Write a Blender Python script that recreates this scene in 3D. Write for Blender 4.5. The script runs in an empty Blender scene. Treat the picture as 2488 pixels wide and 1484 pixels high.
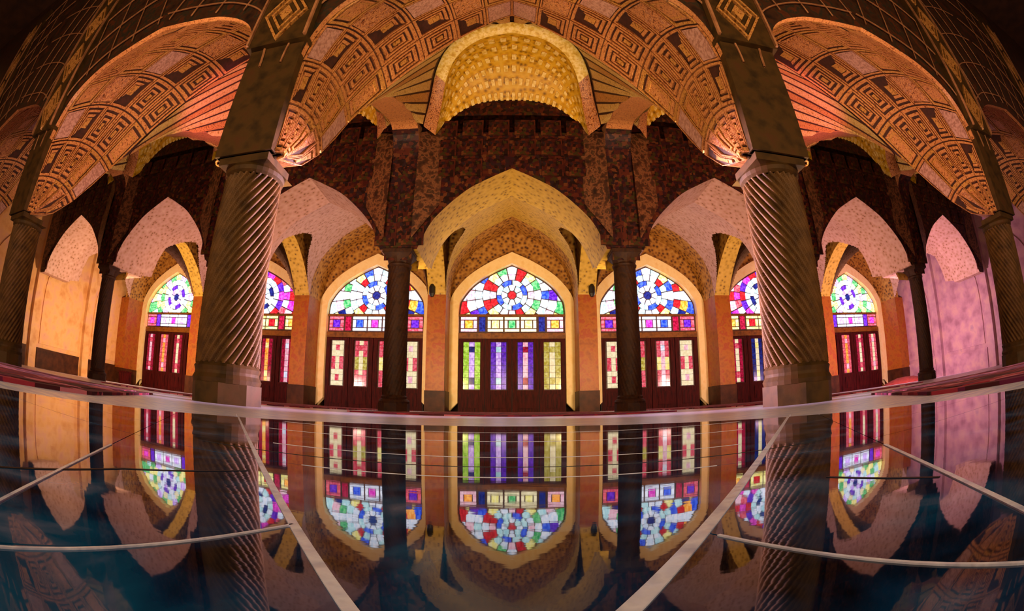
import bpy, bmesh, math, random
from mathutils import Vector, Matrix
random.seed(7)
C = bpy.context.scene.collection
SC = bpy.context.scene
pi = math.pi

# ------------------------------------------------------------------ camera, world, lights, exposure
FPX = 1147.3                      # fisheye (equisolid) focal length in pixels of the 2488 px wide frame
cd = bpy.data.cameras.new('camera')
cam = bpy.data.objects.new('camera', cd); C.objects.link(cam)
cd.type = 'PANO'
cd.panorama_type = 'FISHEYE_EQUISOLID'
cd.sensor_width = 36.0
cd.sensor_fit = 'HORIZONTAL'
cd.fisheye_lens = FPX * 36.0 / 2488.0
cd.fisheye_fov = math.radians(220)
cd.clip_start = 0.005
CAMZ = 0.0588
cam.location = (0, 0, CAMZ)
cam.rotation_euler = (pi / 2 + 0.2227, 0, 0)
SC.camera = cam

SC.view_settings.view_transform = 'Standard'
SC.view_settings.look = 'None'
SC.view_settings.gamma = 1.0
SC.view_settings.use_curve_mapping = False
SC.view_settings.exposure = 0.0
SC.cycles.use_denoising = True
SC.cycles.max_bounces = 8
SC.cycles.sample_clamp_indirect = 6.0

w = bpy.data.worlds.new('world'); SC.world = w; w.use_nodes = True
w.node_tree.nodes['Background'].inputs[0].default_value = (1.0, 0.72, 0.5, 1)
w.node_tree.nodes['Background'].inputs[1].default_value = 0.3

def lamp(name, loc, energy, color, size=0.1, kind='POINT', target=None, spread=None, spot=None):
    ld = bpy.data.lights.new(name, kind)
    ld.energy = energy; ld.color = color
    if kind == 'AREA':
        ld.size = size
        if spread: ld.spread = spread
    elif kind == 'SPOT':
        ld.shadow_soft_size = size; ld.spot_size = spot or 1.5; ld.spot_blend = 0.8
    else:
        ld.shadow_soft_size = size
    o = bpy.data.objects.new(name, ld); C.objects.link(o); o.location = loc
    if target is not None:
        d = Vector(target) - Vector(loc)
        o.rotation_euler = d.to_track_quat('-Z', 'Y').to_euler()
    return o

GOLD = (1.0, 0.62, 0.16); PINK = (1.0, 0.42, 0.45); WARM = (1.0, 0.66, 0.36); VIOLET = (0.8, 0.5, 1.0)
# unseen added fill lights: behind the viewer, and tucked behind the columns
lamp('fill_behind', (0, -2.2, 1.6), 150, (1.0, 0.68, 0.36), 1.6, 'AREA', (0, 4, 5.0))  # added area fill for the front faces, no fixture of the hall
for s in (-1, 1):
    lamp('column_fill', (s * 2.22, 3.30, 0.35), 400, (1.0, 0.74, 0.36), 0.08, 'SPOT', (s * 0.9, 5.0, 4.5), spot=2.6)  # added fill for the tiled vaults, hidden by the front column
    lamp('column_fill', (s * 2.55, 3.45, 0.35), 390, (1.0, 0.60, 0.42), 0.08, 'SPOT', (s * 4.2, 5.0, 4.8), spot=2.6)
    lamp('rear_fill', (s * 2.0, 8.45, 0.9), 215, (1.0, 0.74, 0.28), 0.1, 'SPOT', (s * 0.7, 12.3, 3.3), spot=2.7)  # added fill for window wall and rear vaults, hidden by rear columns
    lamp('rear_fill', (s * 2.15, 8.45, 0.9), 270, (1.0, 0.62, 0.48), 0.1, 'SPOT', (s * 4.0, 12.0, 3.6), spot=2.7)
    lamp('rear_fill', (s * 6.0, 8.5, 0.9), 420, (1.0, 0.62, 0.48), 0.1, 'SPOT', (s * 8.6, 12.0, 3.4), spot=2.9)
    lamp('rear_fill', (s * 10.0, 8.6, 0.9), 800, (1.0, 0.66, 0.38) if s < 0 else (1.0, 0.56, 0.66), 0.1, 'SPOT', (s * 12.6, 11.2, 2.6), spot=2.9)
    lamp('vault_fill_spot', (s * 2.55, 3.47, 0.4), 2600, (1.0, 0.22, 0.5), 0.06, 'SPOT', (s * 5.6, 6.2, 5.8), spot=0.42)  # added spot that makes the pink highlight on the side vault
    lamp('fill_side', (s * 3.2, -2.6, 1.5), 170, (1.0, 0.62, 0.36), 1.2, 'AREA', (s * 6.2, 2.6, 4.2))  # added fill for the outer spandrels
    lamp('crosswise_fill', (s * 5.1, 7.3, 0.9), 15000, (1.0, 0.58, 0.78), 0.1, 'SPOT', (-s * 1.95, 2.9, 0.95), spot=0.34)  # added rim light for the flutes of the opposite front column
    lamp('crosswise_fill', (s * 2.03, 8.46, 1.2), 4600, (1.0, 0.62, 0.62), 0.1, 'SPOT', (-s * 1.9, 2.9, 1.15), spot=0.33)

# ------------------------------------------------------------------ materials
def lin(c):
    return tuple(((v / 12.92) if v <= 0.04045 else ((v + 0.055) / 1.055) ** 2.4) for v in c)
def hexc(h):
    return lin(tuple(int(h[i:i + 2], 16) / 255 for i in (0, 2, 4)))
def mat(name, cols, scale=6.0, rough=0.6, bump=0.0, kind='noise', metallic=0.0, ior=1.5, coords='Object', detail=4.0, spec=None, bscale=None, stretch=None):
    """cols: list of (position, hex) for the ramp of a noise / voronoi / brick-free pattern"""
    m = bpy.data.materials.new(name); m.use_nodes = True
    nt = m.node_tree; b = nt.nodes['Principled BSDF']
    tc = nt.nodes.new('ShaderNodeTexCoord')
    src = tc.outputs[coords]
    if stretch:
        mp = nt.nodes.new('ShaderNodeMapping'); mp.inputs['Scale'].default_value = stretch
        nt.links.new(src, mp.inputs['Vector']); src = mp.outputs['Vector']
    if kind == 'noise':
        t = nt.nodes.new('ShaderNodeTexNoise'); t.inputs['Scale'].default_value = scale; t.inputs['Detail'].default_value = detail
        out = t.outputs['Fac']
    elif kind == 'voronoi':
        t = nt.nodes.new('ShaderNodeTexVoronoi'); t.inputs['Scale'].default_value = scale
        out = t.outputs['Distance']
    elif kind == 'cells':
        t = nt.nodes.new('ShaderNodeTexVoronoi'); t.inputs['Scale'].default_value = scale; t.distance = 'CHEBYCHEV'
        sep = nt.nodes.new('ShaderNodeSeparateColor'); nt.links.new(t.outputs['Color'], sep.inputs[0]); out = sep.outputs[0]
    nt.links.new(src, t.inputs['Vector'])
    r = nt.nodes.new('ShaderNodeValToRGB'); cr = r.color_ramp
    while len(cr.elements) > 1: cr.elements.remove(cr.elements[-1])
    for i, (p, h) in enumerate(cols):
        e = cr.elements[0] if i == 0 else cr.elements.new(p)
        e.position = p; e.color = (*hexc(h), 1)
    if kind == 'cells': cr.interpolation = 'CONSTANT'
    nt.links.new(out, r.inputs[0]); nt.links.new(r.outputs[0], b.inputs['Base Color'])
    b.inputs['Roughness'].default_value = rough; b.inputs['Metallic'].default_value = metallic; b.inputs['IOR'].default_value = ior
    if spec is not None: b.inputs['Specular IOR Level'].default_value = spec
    if bump:
        bp = nt.nodes.new('ShaderNodeBump'); bp.inputs['Strength'].default_value = bump; bp.inputs['Distance'].default_value = 0.02
        if bscale:
            n2 = nt.nodes.new('ShaderNodeTexNoise'); n2.inputs['Scale'].default_value = bscale; nt.links.new(src, n2.inputs['Vector']); nt.links.new(n2.outputs['Fac'], bp.inputs['Height'])
        else:
            nt.links.new(out, bp.inputs['Height'])
        nt.links.new(bp.outputs[0], b.inputs['Normal'])
    return m

def glow(name, h, strength, h2=None, scale=14):
    m = bpy.data.materials.new(name); m.use_nodes = True
    nt = m.node_tree; b = nt.nodes['Principled BSDF']
    b.inputs['Base Color'].default_value = (*[v * 0.3 for v in hexc(h)], 1); b.inputs['Roughness'].default_value = 0.15
    tc = nt.nodes.new('ShaderNodeTexCoord'); t = nt.nodes.new('ShaderNodeTexNoise'); t.inputs['Scale'].default_value = scale
    nt.links.new(tc.outputs['Object'], t.inputs['Vector'])
    r = nt.nodes.new('ShaderNodeValToRGB'); r.color_ramp.elements[0].position = .4; r.color_ramp.elements[1].position = .62
    r.color_ramp.elements[0].color = (*hexc(h), 1); r.color_ramp.elements[1].color = (*hexc(h2 or h), 1)
    nt.links.new(t.outputs['Fac'], r.inputs[0]); nt.links.new(r.outputs[0], b.inputs['Emission Color'])
    b.inputs['Emission Strength'].default_value = strength
    return m

M = {}
M['tile_pink'] = mat('tile_pink', [(.3, '663014'), (.42, 'ac6a38'), (.52, 'd49458'), (.6, 'b06a3c'), (.72, 'c08660')], 32, .42, .25)
M['tile_gold'] = mat('tile_gold', [(.3, '5c3010'), (.42, 'a0682c'), (.52, 'd0984c'), (.6, 'a8683a'), (.72, 'b88a50')], 36, .42, .25)
M['tile_grey'] = mat('tile_grey', [(0, '6a4438'), (.45, 'a8776a'), (.6, 'c8988a'), (1, '8a5c60')], 30, .42, .25)
M['tile_floral'] = mat('tile_floral', [(.3, '4a2010'), (.42, '9c5a30'), (.5, 'd89a64'), (.58, '8a4424'), (.7, 'd0a080')], 24, .42, .3)
M['joint'] = mat('brown_joint', [(.3, '2a0e04'), (.7, '451a0a')], 20, .7, .2)
M['brick_gold'] = mat('gold_brickwork', [(0, '2c1606'), (.22, '54300c'), (.36, '8c5a18'), (.6, 'a8762a'), (1, 'b88a3c')], 9.5, .6, .6, 'voronoi')
M['plaster_gold'] = mat('gold_plaster', [(0, '4a2c0a'), (.13, '6e4a10'), (.24, 'a88422'), (.5, 'c09a34'), (1, 'cca444')], 10, .55, .3, 'voronoi')
M['plaster_pink'] = mat('pink_plaster', [(0, '5a3020'), (.13, '80503c'), (.24, 'b08468'), (.5, 'bc9080'), (1, 'c8a090')], 10, .55, .3, 'voronoi')
M['hood_gold'] = mat('yellow_brickwork', [(0, '6a4a04'), (.2, '9a7008'), (.36, 'c4920c'), (.6, 'd8a81c'), (1, 'e0b83c')], 9.5, .5, .5, 'voronoi')
M['niche_brown'] = mat('brown_niche_tile', [(0, '2c1004'), (.15, '5a2c08'), (.3, '8c4c10'), (.6, 'a86014'), (1, 'b8701c')], 7, .6, .4, 'voronoi')
M['fan_tan'] = mat('tan_tile', [(.3, '8a6428'), (.42, 'c09848'), (.52, 'dcbc74'), (.6, 'c09050'), (.72, 'c8a870')], 22, .42, .3)
M['rim_gold'] = mat('pale_gold_brick', [(.3, 'c89820'), (.48, 'e8c860'), (.6, 'f4dc94'), (.75, 'd0a030')], 14, .5, .3)
M['jamb'] = mat('jamb_tile', [(.3, '1c0c06'), (.44, '402010'), (.54, '74482c'), (.62, '2c140a'), (.75, '5c4024')], 9, .45, .3)
M['dark_shaded_tile'] = mat('dark_shaded_tile', [(.0, '1c0806'), (.2, '3a120c'), (.4, '4a1c10'), (.55, '241418'), (.68, '5a3018'), (.78, '2a0c14'), (.9, '34280e')], 16, .5, .3, 'cells', spec=.2)  # dark tile, its colour deepened to carry the arcade's backlit shade
M['dark_block'] = mat('dark_block', [(.3, '2c1e08'), (.55, '453010'), (.8, '4a2c12')], 8, .65, .2, spec=.2)
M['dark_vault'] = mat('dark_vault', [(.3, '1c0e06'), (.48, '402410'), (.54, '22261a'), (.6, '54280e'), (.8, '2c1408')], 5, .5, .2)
M['pale_rib'] = mat('pale_rib', [(.3, '8a5a38'), (.7, 'b07a50')], 12, .5, .1)
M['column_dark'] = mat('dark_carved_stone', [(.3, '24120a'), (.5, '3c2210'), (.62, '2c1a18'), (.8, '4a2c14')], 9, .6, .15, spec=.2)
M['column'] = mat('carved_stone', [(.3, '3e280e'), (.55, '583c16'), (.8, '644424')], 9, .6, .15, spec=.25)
M['cream'] = mat('cream_stone', [(.3, 'f0cc86'), (.55, 'f6dba0'), (.8, 'ecc27a')], 5, .5, .1)
M['pier_tile'] = mat('ochre_pier_tile', [(.3, '86400a'), (.5, 'a05a08'), (.62, '963c14'), (.8, '94680c')], 6, .5, .2)  # plain ochre tile of the piers
M['wood'] = mat('dark_red_wood', [(.3, '240505'), (.55, '440a0a'), (.8, '50100c')], 7, .6, .1, stretch=(3, 3, .5), spec=.15)
M['wood_mid'] = mat('carved_wood_rail', [(.3, '5a3008'), (.6, '8a5210'), (.8, '70300c')], 9, .4, .15)
M['lead'] = mat('window_muntin', [(.3, '3c2420'), (.7, '5c3a34')], 12, .4, .1)
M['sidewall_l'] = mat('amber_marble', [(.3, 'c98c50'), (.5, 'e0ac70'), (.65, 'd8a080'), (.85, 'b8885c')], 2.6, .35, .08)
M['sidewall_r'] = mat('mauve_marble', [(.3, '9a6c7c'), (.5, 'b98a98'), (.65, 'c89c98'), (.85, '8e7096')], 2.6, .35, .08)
M['skirt'] = mat('brown_dado', [(.3, '2c1408'), (.6, '482410'), (.9, '5a3014')], 5, .5, .1, spec=.2)
M['pale_floor'] = mat('pale_marble_floor', [(.3, 'a8b4f0'), (.5, 'd0d8ff'), (.62, 'f0f0ff'), (.8, 'b4b8f0')], 9, .32, .1, stretch=(1, 4, 1))
M['bed'] = mat('slab_bed', [(.3, '080a10'), (.7, '10141c')], 9, .5)
M['inlay'] = mat('white_inlay', [(.3, 'a8b0dc'), (.5, 'd8dcfc'), (.7, 'c0c4ec')], 60, .3, .1)
M['carpet'] = mat('red_carpet', [(0, '4a1020'), (.3, '8a2038'), (.5, 'a83048'), (.6, 'd07890'), (.72, '6a1848'), (1, 'c05068')], 8, .95, .3, 'cells')
M['roof'] = mat('brown_ceiling', [(.3, '2c1a0c'), (.7, '4a2c14')], 3, .7)
M['wall_dim'] = mat('brown_wall', [(.3, '5a3a24'), (.7, '7a5030')], 3, .7)
M['black'] = mat('black_iron', [(.3, '0c0806'), (.7, '1a1210')], 9, .4)
M['red_cloth'] = mat('red_cloth', [(.3, '6a1a14'), (.7, '8a2c20')], 9, .9, .2)

def slab_mat():
    m = bpy.data.materials.new('polished_blue_stone'); m.use_nodes = True
    nt = m.node_tree; b = nt.nodes['Principled BSDF']
    tc = nt.nodes.new('ShaderNodeTexCoord')
    n = nt.nodes.new('ShaderNodeTexNoise'); n.inputs['Scale'].default_value = 13; n.inputs['Detail'].default_value = 6; n.inputs['Distortion'].default_value = .6
    r = nt.nodes.new('ShaderNodeValToRGB'); cr = r.color_ramp
    for i, (p, h) in enumerate([(.36, '020a18'), (.5, '052c58'), (.6, '0a4a7c'), (.74, '6a74a0')]):
        e = cr.elements[i] if i < 2 else cr.elements.new(p)
        e.position = p; e.color = (*hexc(h), 1)
    nt.links.new(tc.outputs['Object'], n.inputs['Vector']); nt.links.new(n.outputs['Fac'], r.inputs[0]); nt.links.new(r.outputs[0], b.inputs['Base Color'])
    n2 = nt.nodes.new('ShaderNodeTexNoise'); n2.inputs['Scale'].default_value = 60; n2.inputs['Detail'].default_value = 3
    mp = nt.nodes.new('ShaderNodeMapping'); mp.inputs['Scale'].default_value = (.35, 1, 1)
    nt.links.new(tc.outputs['Object'], mp.inputs[0]); nt.links.new(mp.outputs[0], n2.inputs['Vector'])
    bp = nt.nodes.new('ShaderNodeBump'); bp.inputs['Strength'].default_value = .02; bp.inputs['Distance'].default_value = .002
    nt.links.new(n2.outputs['Fac'], bp.inputs['Height']); nt.links.new(bp.outputs[0], b.inputs['Normal'])
    b.inputs['Roughness'].default_value = .03; b.inputs['IOR'].default_value = 1.6
    return m
M['slab'] = slab_mat()

# ------------------------------------------------------------------ helpers
def mesh(name, verts, faces, m, smooth=False, fm=None):
    me = bpy.data.meshes.new(name); me.from_pydata([tuple(v) for v in verts], [], faces)
    for x in (m if isinstance(m, (list, tuple)) else [m]): me.materials.append(x)
    if fm:
        for p, i in zip(me.polygons, fm): p.material_index = i
    if smooth: me.shade_smooth()
    me.update(); return me
def obj(name, me, parent=None, loc=None, rotz=None, **props):
    o = bpy.data.objects.new(name, me); C.objects.link(o)
    if loc is not None: o.location = loc
    if rotz: o.rotation_euler = (0, 0, rotz)
    if parent is not None: o.parent = parent
    for k, v in props.items(): o[k] = v
    return o
class MB:
    def __init__(s): s.v = []; s.f = []; s.m = []
    def add(s, vs, fs, mi=0):
        n = len(s.v); s.v += [tuple(v) for v in vs]; s.f += [tuple(i + n for i in f) for f in fs]; s.m += [mi] * len(fs)
    def box(s, x0, x1, y0, y1, z0, z1, mi=0):
        s.add([(x0, y0, z0), (x1, y0, z0), (x1, y1, z0), (x0, y1, z0), (x0, y0, z1), (x1, y0, z1), (x1, y1, z1), (x0, y1, z1)],
              [(0, 3, 2, 1), (4, 5, 6, 7), (0, 1, 5, 4), (1, 2, 6, 5), (2, 3, 7, 6), (3, 0, 4, 7)], mi)
    def prism(s, poly, a, b, axis='z', mi=0):
        """extrude a convex 2-D polygon: axis z -> (x,y), axis y -> (x,z)"""
        n = len(poly)
        if axis == 'z': P = [(x, y, a) for x, y in poly] + [(x, y, b) for x, y in poly]
        else: P = [(x, a, z) for x, z in poly] + [(x, b, z) for x, z in poly]
        s.add(P, [tuple(range(n)), tuple(range(2 * n - 1, n - 1, -1))] + [(i, (i + 1) % n, n + (i + 1) % n, n + i) for i in range(n)], mi)
    def grid(s, rows, mi=0, close=False):
        n = len(rows[0]); vs = [p for r in rows for p in r]; fs = []
        for i in range(len(rows) - 1):
            for j in range(n if close else n - 1):
                k = (j + 1) % n
                fs.append((i * n + j, i * n + k, (i + 1) * n + k, (i + 1) * n + j))
        s.add(vs, fs, mi)
    def build(s, name, m, smooth=False): return mesh(name, s.v, s.f, m, smooth, s.m)

def catmull(P, n=5):
    P = [Vector(p) for p in P]; out = []
    for i in range(len(P) - 1):
        p0 = P[i - 1] if i else P[0] * 2 - P[1]; p1 = P[i]; p2 = P[i + 1]; p3 = P[i + 2] if i + 2 < len(P) else P[-1] * 2 - P[-2]
        for k in range(n):
            t = k / n
            out.append(.5 * ((2 * p1) + (p2 - p0) * t + (2 * p0 - 5 * p1 + 4 * p2 - p3) * t * t + (3 * p1 - p0 - 3 * p2 + p3) * t ** 3))
    out.append(P[-1]); return out
def sym(half, n=5):
    """half: (x,z) from the springing to the apex (x>=0 ... 0) -> whole profile left to right"""
    h = catmull(half, n)
    L = [(-p[0], p[1]) for p in h]; return L + [(p[0], p[1]) for p in reversed(h)][1:]
def arcade(profile, xs0, xs1, top, y0, y1, mb, mi=0, mis=1, base=None):
    """a wall slab with an opening whose edge is PROFILE, between x=xs0..xs1, up to z=top; mi faces, mis soffit"""
    P = [(xs0, profile[0][1])] + list(profile) + [(xs1, profile[-1][1])]
    for y in (y0, y1):
        for (xa, za), (xb, zb) in zip(P[:-1], P[1:]):
            mb.add([(xa, y, za), (xb, y, zb), (xb, y, top), (xa, y, top)], [(0, 1, 2, 3)], mi)
    for (xa, za), (xb, zb) in zip(P[:-1], P[1:]):
        mb.add([(xa, y0, za), (xb, y0, zb), (xb, y1, zb), (xa, y1, za)], [(0, 1, 2, 3)], mis)
    mb.add([(xs0, y0, top), (xs1, y0, top), (xs1, y1, top), (xs0, y1, top)], [(0, 1, 2, 3)], mi)
def lerp(a, b, t): return a + (b - a) * t
def clip(poly, a, b, c):
    """keep the part of the convex polygon where a*x+b*y+c >= 0"""
    out = []
    for i in range(len(poly)):
        p, q = poly[i], poly[(i + 1) % len(poly)]
        dp, dq = a * p[0] + b * p[1] + c, a * q[0] + b * q[1] + c
        if dp >= 0: out.append(p)
        if (dp > 0) != (dq > 0) and abs(dp - dq) > 1e-12:
            t = dp / (dp - dq); out.append((lerp(p[0], q[0], t), lerp(p[1], q[1], t)))
    return out
def area(poly): return abs(sum(poly[i][0] * poly[(i + 1) % len(poly)][1] - poly[(i + 1) % len(poly)][0] * poly[i][1] for i in range(len(poly)))) / 2 if len(poly) > 2 else 0
def inset(poly, d):
    cx = sum(p[0] for p in poly) / len(poly); cy = sum(p[1] for p in poly) / len(poly)
    out = poly
    for i in range(len(poly)):
        p, q = poly[i], poly[(i + 1) % len(poly)]
        nx, ny = -(q[1] - p[1]), q[0] - p[0]; L = math.hypot(nx, ny)
        if L < 1e-9: continue
        nx /= L; ny /= L
        if nx * (cx - p[0]) + ny * (cy - p[1]) < 0: nx, ny = -nx, -ny
        out = clip(out, nx, ny, -(nx * p[0] + ny * p[1]) - d)
        if len(out) < 3: return []
    return out

Y1, Y2, YW = 2.85, 7.85, 13.1      # front columns, rear columns, window wall
XE = 14.3                          # end walls

# ------------------------------------------------------------------ room shell
mb = MB(); mb.box(-XE - .3, XE + .3, -6, 14.2, -.3, 0)
floor = obj('floor', mb.build('floor', M['pale_floor']), kind='structure', label='pale grey marble floor around the dark polished slab')
mb = MB(); mb.box(-XE - .3, XE + .3, -6, 14.2, 7.6, 7.8)
obj('ceiling', mb.build('ceiling', M['roof']), kind='structure')
mb = MB(); mb.box(-XE - .3, XE + .3, -6.3, -6, 0, 7.6)
obj('wall_front', mb.build('wall_front', M['wall_dim']), kind='structure')
for s, nm in ((-1, 'left'), (1, 'right')):
    mb = MB(); x0, x1 = sorted((s * XE, s * (XE + .3))); mb.box(x0, x1, -6, 14.2, 0, 7.6)
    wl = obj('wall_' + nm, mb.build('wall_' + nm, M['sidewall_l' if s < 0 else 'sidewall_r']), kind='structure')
    # pilasters, marble panels and dado of the end wall
    for k, yy in enumerate((2.85, 5.3, 7.85, 10.4, 12.6)):
        mb = MB(); a, b = sorted((s * XE, s * (XE - .18))); mb.box(a, b, yy - .16, yy + .16, .0, 5.4)
        obj('pilaster', mb.build('pilaster', M['sidewall_l' if s < 0 else 'sidewall_r']), wl)
    for y0, y1 in ((3.1, 5.05), (5.55, 7.6), (8.1, 10.15), (10.65, 12.35)):
        mb = MB(); a, b = sorted((s * XE, s * (XE - .09))); mb.box(a, b, y0, y1, 0, .62)
        obj('dado_panel', mb.build('dado_panel', M['skirt'] if s < 0 else M['sidewall_r']), wl)
        mb = MB(); a, b = sorted((s * XE, s * (XE - .05)))
        hw = (y1 - y0) / 2 - .1; yc = (y0 + y1) / 2
        pts = sym([(hw, .75), (hw, 2.5), (hw * .8, 3.1), (hw * .4, 3.55), (0, 3.85)], 3)
        P = [(a, yc + p[0], p[1]) for p in pts]; Q = [(b, yc + p[0], p[1]) for p in pts]; n = len(pts)
        mb.add(P + Q, [tuple(range(n)), tuple(range(n, 2 * n))] + [(i, (i + 1) % n, n + (i + 1) % n, n + i) for i in range(n)])
        obj('marble_panel', mb.build('marble_panel', M['sidewall_l' if s < 0 else 'sidewall_r']), wl)

# ------------------------------------------------------------------ stained-glass windows
PAL = {
 'white': ('c8dcf8', 'fbf4ff', 1.35), 'cyan': ('a8dcec', 'e0fbff', 1.25), 'yellow': ('f4e878', 'fff8c0', 1.25), 'pink': ('f0a8c4', 'ffe0ec', 1.2),
 'green': ('2c9c58', '8ad890', 1.3), 'blue': ('1838c8', '5070f0', 1.5), 'red': ('b01020', 'e83038', 1.2), 'orange': ('e88820', 'ffc060', 1.5),
 'magenta': ('b818a0', 'ee58d0', 1.5), 'purple': ('4a10a8', '7a38d8', 1.3), 'lilac': ('b088e0', 'e4c8ff', 1.6), 'crimson': ('8a0828', 'd02050', 1.1),
 'lime': ('84b820', 'c8e868', 1.5), 'cream': ('e8dcb0', 'fff4d0', 1.3), 'olive': ('a89830', 'd8cc78', 1.3), 'navy': ('10186a', '2838a0', .9), 'rose': ('d03850', 'f07888', 1.3),
}
GD = {k: glow('leaf_glass_' + k, a, s * .62, b) for k, (a, b, s) in PAL.items()}
GL = {k: glow('glass_' + k, a, s * 1.4, b) for k, (a, b, s) in PAL.items()}
FI = [(1.5, .25), (1.5, 2.0), (1.5, 2.95), (1.38, 3.28), (1.05, 3.66), (.55, 3.98), (0, 4.24)]     # inner edge of the cream arch
FO = [(1.76, .0), (1.76, 2.0), (1.76, 3.0), (1.62, 3.42), (1.22, 3.88), (.62, 4.28), (0, 4.58)]     # outer edge
fi, fo = sym(FI), sym(FO)
def make_window(n, xc, scheme):
    root = obj('window_%d' % n, None, loc=(xc, YW, 0), kind='structure')
    # cream arch band
    mb = MB()
    for y in (-.16, .06):
        mb.grid([[(p[0], y, p[1]) for p in fi], [(p[0], y, p[1]) for p in fo]])
    mb.grid([[(p[0], -.16, p[1]) for p in fo], [(p[0], .06, p[1]) for p in fo]])
    mb.grid([[(p[0], -.16, p[1]) for p in fi], [(p[0], .06, p[1]) for p in fi]])
    obj('window_frame', mb.build('window_frame', M['cream'], True), root, label='cream stone arch band')
    # backing muntin board behind the panes
    mb = MB(); arch = [p for p in fi if p[1] > 2.0]
    mb.prism([(1.5, .0), (-1.5, .0)] + arch, .02, .07, 'y')
    obj('muntin_board', mb.build('muntin_board', M['lead']), root)
    pans = []
    def pane(poly, col, y=-.012, d=.016):
        q = inset(poly, d)
        if len(q) < 3 or area(q) < .0012: return
        m2 = MB(); m2.prism(q, y, .03, 'y'); obj('pane', m2.build('pane', GL[col]), root)
    # lunette
    zone = [(1.47, 2.76), (-1.47, 2.76)] + [(p[0] * .98, p[1] - .03) for p in arch if p[1] > 2.8]
    cz = 3.33
    S = scheme
    rings = [(0, .13, 1, [S['hub']]), (.13, .31, 8, S['r1']), (.31, .45, 8, S['r2']), (.45, .64, 16, S['r3']), (.64, .84, 16, S['r4']), (.84, 1.06, 24, S['r5']), (1.06, 1.3, 24, S['r6']), (1.3, 1.6, 24, S['r4'])]
    for r0, r1, k, cs in rings:
        if r0 == 0:
            pane([(r1 * math.cos(a * pi / 4 + pi / 8), cz + r1 * math.sin(a * pi / 4 + pi / 8)) for a in range(8)], cs[0]); continue
        for i in range(k):
            a0 = (i - .5) * 2 * pi / k + (pi / 8 if k == 8 and r0 > .3 else 0); a1 = a0 + 2 * pi / k; am = (a0 + a1) / 2
            poly = [(r0 * math.cos(a0), cz + r0 * math.sin(a0)), (r1 * math.cos(a0), cz + r1 * math.sin(a0)), (r1 * 1.03 * math.cos(am), cz + r1 * 1.03 * math.sin(am)), (r1 * math.cos(a1), cz + r1 * math.sin(a1)), (r0 * math.cos(a1), cz + r0 * math.sin(a1))]
            for j in range(len(zone)):
                p, q = zone[j], zone[(j + 1) % len(zone)]
                nx, ny = -(q[1] - p[1]), q[0] - p[0]
                if nx * (0 - p[0]) + ny * (3.3 - p[1]) < 0: nx, ny = -nx, -ny
                poly = clip(poly, nx, ny, -(nx * p[0] + ny * p[1]))
                if len(poly) < 3: break
            if len(poly) >= 3: pane(poly, cs[(i if i <= k / 2 else k - i) % len(cs)])
    # band of rectangles
    for x0, x1, c0, c1 in ((-1.46, -.98, 'b0', 'b1'), (-.94, -.74, 'b2', 'b2'), (-.7, -.24, 'b3', 'b4'), (-.22, .22, 'b3', 'b5'), (.24, .7, 'b3', 'b4'), (.74, .94, 'b2', 'b2'), (.98, 1.46, 'b0', 'b1')):
        cx, hw = (x0 + x1) / 2, (x1 - x0) / 2
        z0, z1 = 2.26, 2.7; iz = .1 if hw > .15 else .16
        if S[c0] == S[c1]: pane([(x0, z0), (x1, z0), (x1, z1), (x0, z1)], S[c0]); continue
        ix = hw * .5
        pane([(x0, z0), (x1, z0), (x1, z0 + iz), (x0, z0 + iz)], S[c0]); pane([(x0, z1 - iz), (x1, z1 - iz), (x1, z1), (x0, z1)], S[c0])
        pane([(x0, z0 + iz), (cx - ix, z0 + iz), (cx - ix, z1 - iz), (x0, z1 - iz)], S[c0]); pane([(cx + ix, z0 + iz), (x1, z0 + iz), (x1, z1 - iz), (cx + ix, z1 - iz)], S[c0])
        pane([(cx - ix, z0 + iz), (cx + ix, z0 + iz), (cx + ix, z1 - iz), (cx - ix, z1 - iz)], S[c1])
    mb = MB(); mb.box(-1.5, 1.5, -.06, .04, 2.06, 2.22); mb.box(-1.5, 1.5, -.04, .04, 2.7, 2.76)
    obj('transom', mb.build('transom', M['wood_mid']), root)
    # four wooden leaves with glass
    for i in range(4):
        xl = -1.5 + .75 * i; mb = MB(); a, b = xl + .135, xl + .615
        mb.box(xl + .01, a, -.05, .03, .0, 2.05); mb.box(b, xl + .74, -.05, .03, .0, 2.05)
        mb.box(a, b, -.05, .03, 0, .62); mb.box(a, b, -.05, .03, 1.98, 2.05)
        lf = obj('door_leaf', mb.build('door_leaf', M['wood']), root)
        main, acc, dot, main2 = (S['leaf'][i] + (S['leaf'][i][0],))[:4]
        segs = [.64, .78, .97, 1.12, 1.31, 1.5, 1.68, 1.84, 1.97]
        if S.get('wide', False) and i in (0, 3): ia, ib = a + .0, b - .0
        elif S.get('wide', False): ia, ib = a + .02, b - .02
        else: ia, ib = a + .05, b - .05
        w3 = (ib - ia) / 3
        for j in range(len(segs) - 1):
            z0, z1 = segs[j], segs[j + 1]; mid = (dot if j in (1, 6) else acc)
            if j in (3, 4): main_ = main2
            else: main_ = main
            for t, cc in ((0, main_), (1, mid), (2, main_)):
                q = inset([(ia + w3 * t, z0), (ia + w3 * (t + 1), z0), (ia + w3 * (t + 1), z1), (ia + w3 * t, z1)], .006)
                m2 = MB(); m2.prism(q, -.02, .03, 'y'); obj('pane', m2.build('pane', GD[cc]), lf)
        mb = MB(); mb.box(xl + .17, xl + .58, -.075, -.05, .12, .5)
        obj('door_panel', mb.build('door_panel', M['wood']), lf)
    return root
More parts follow.
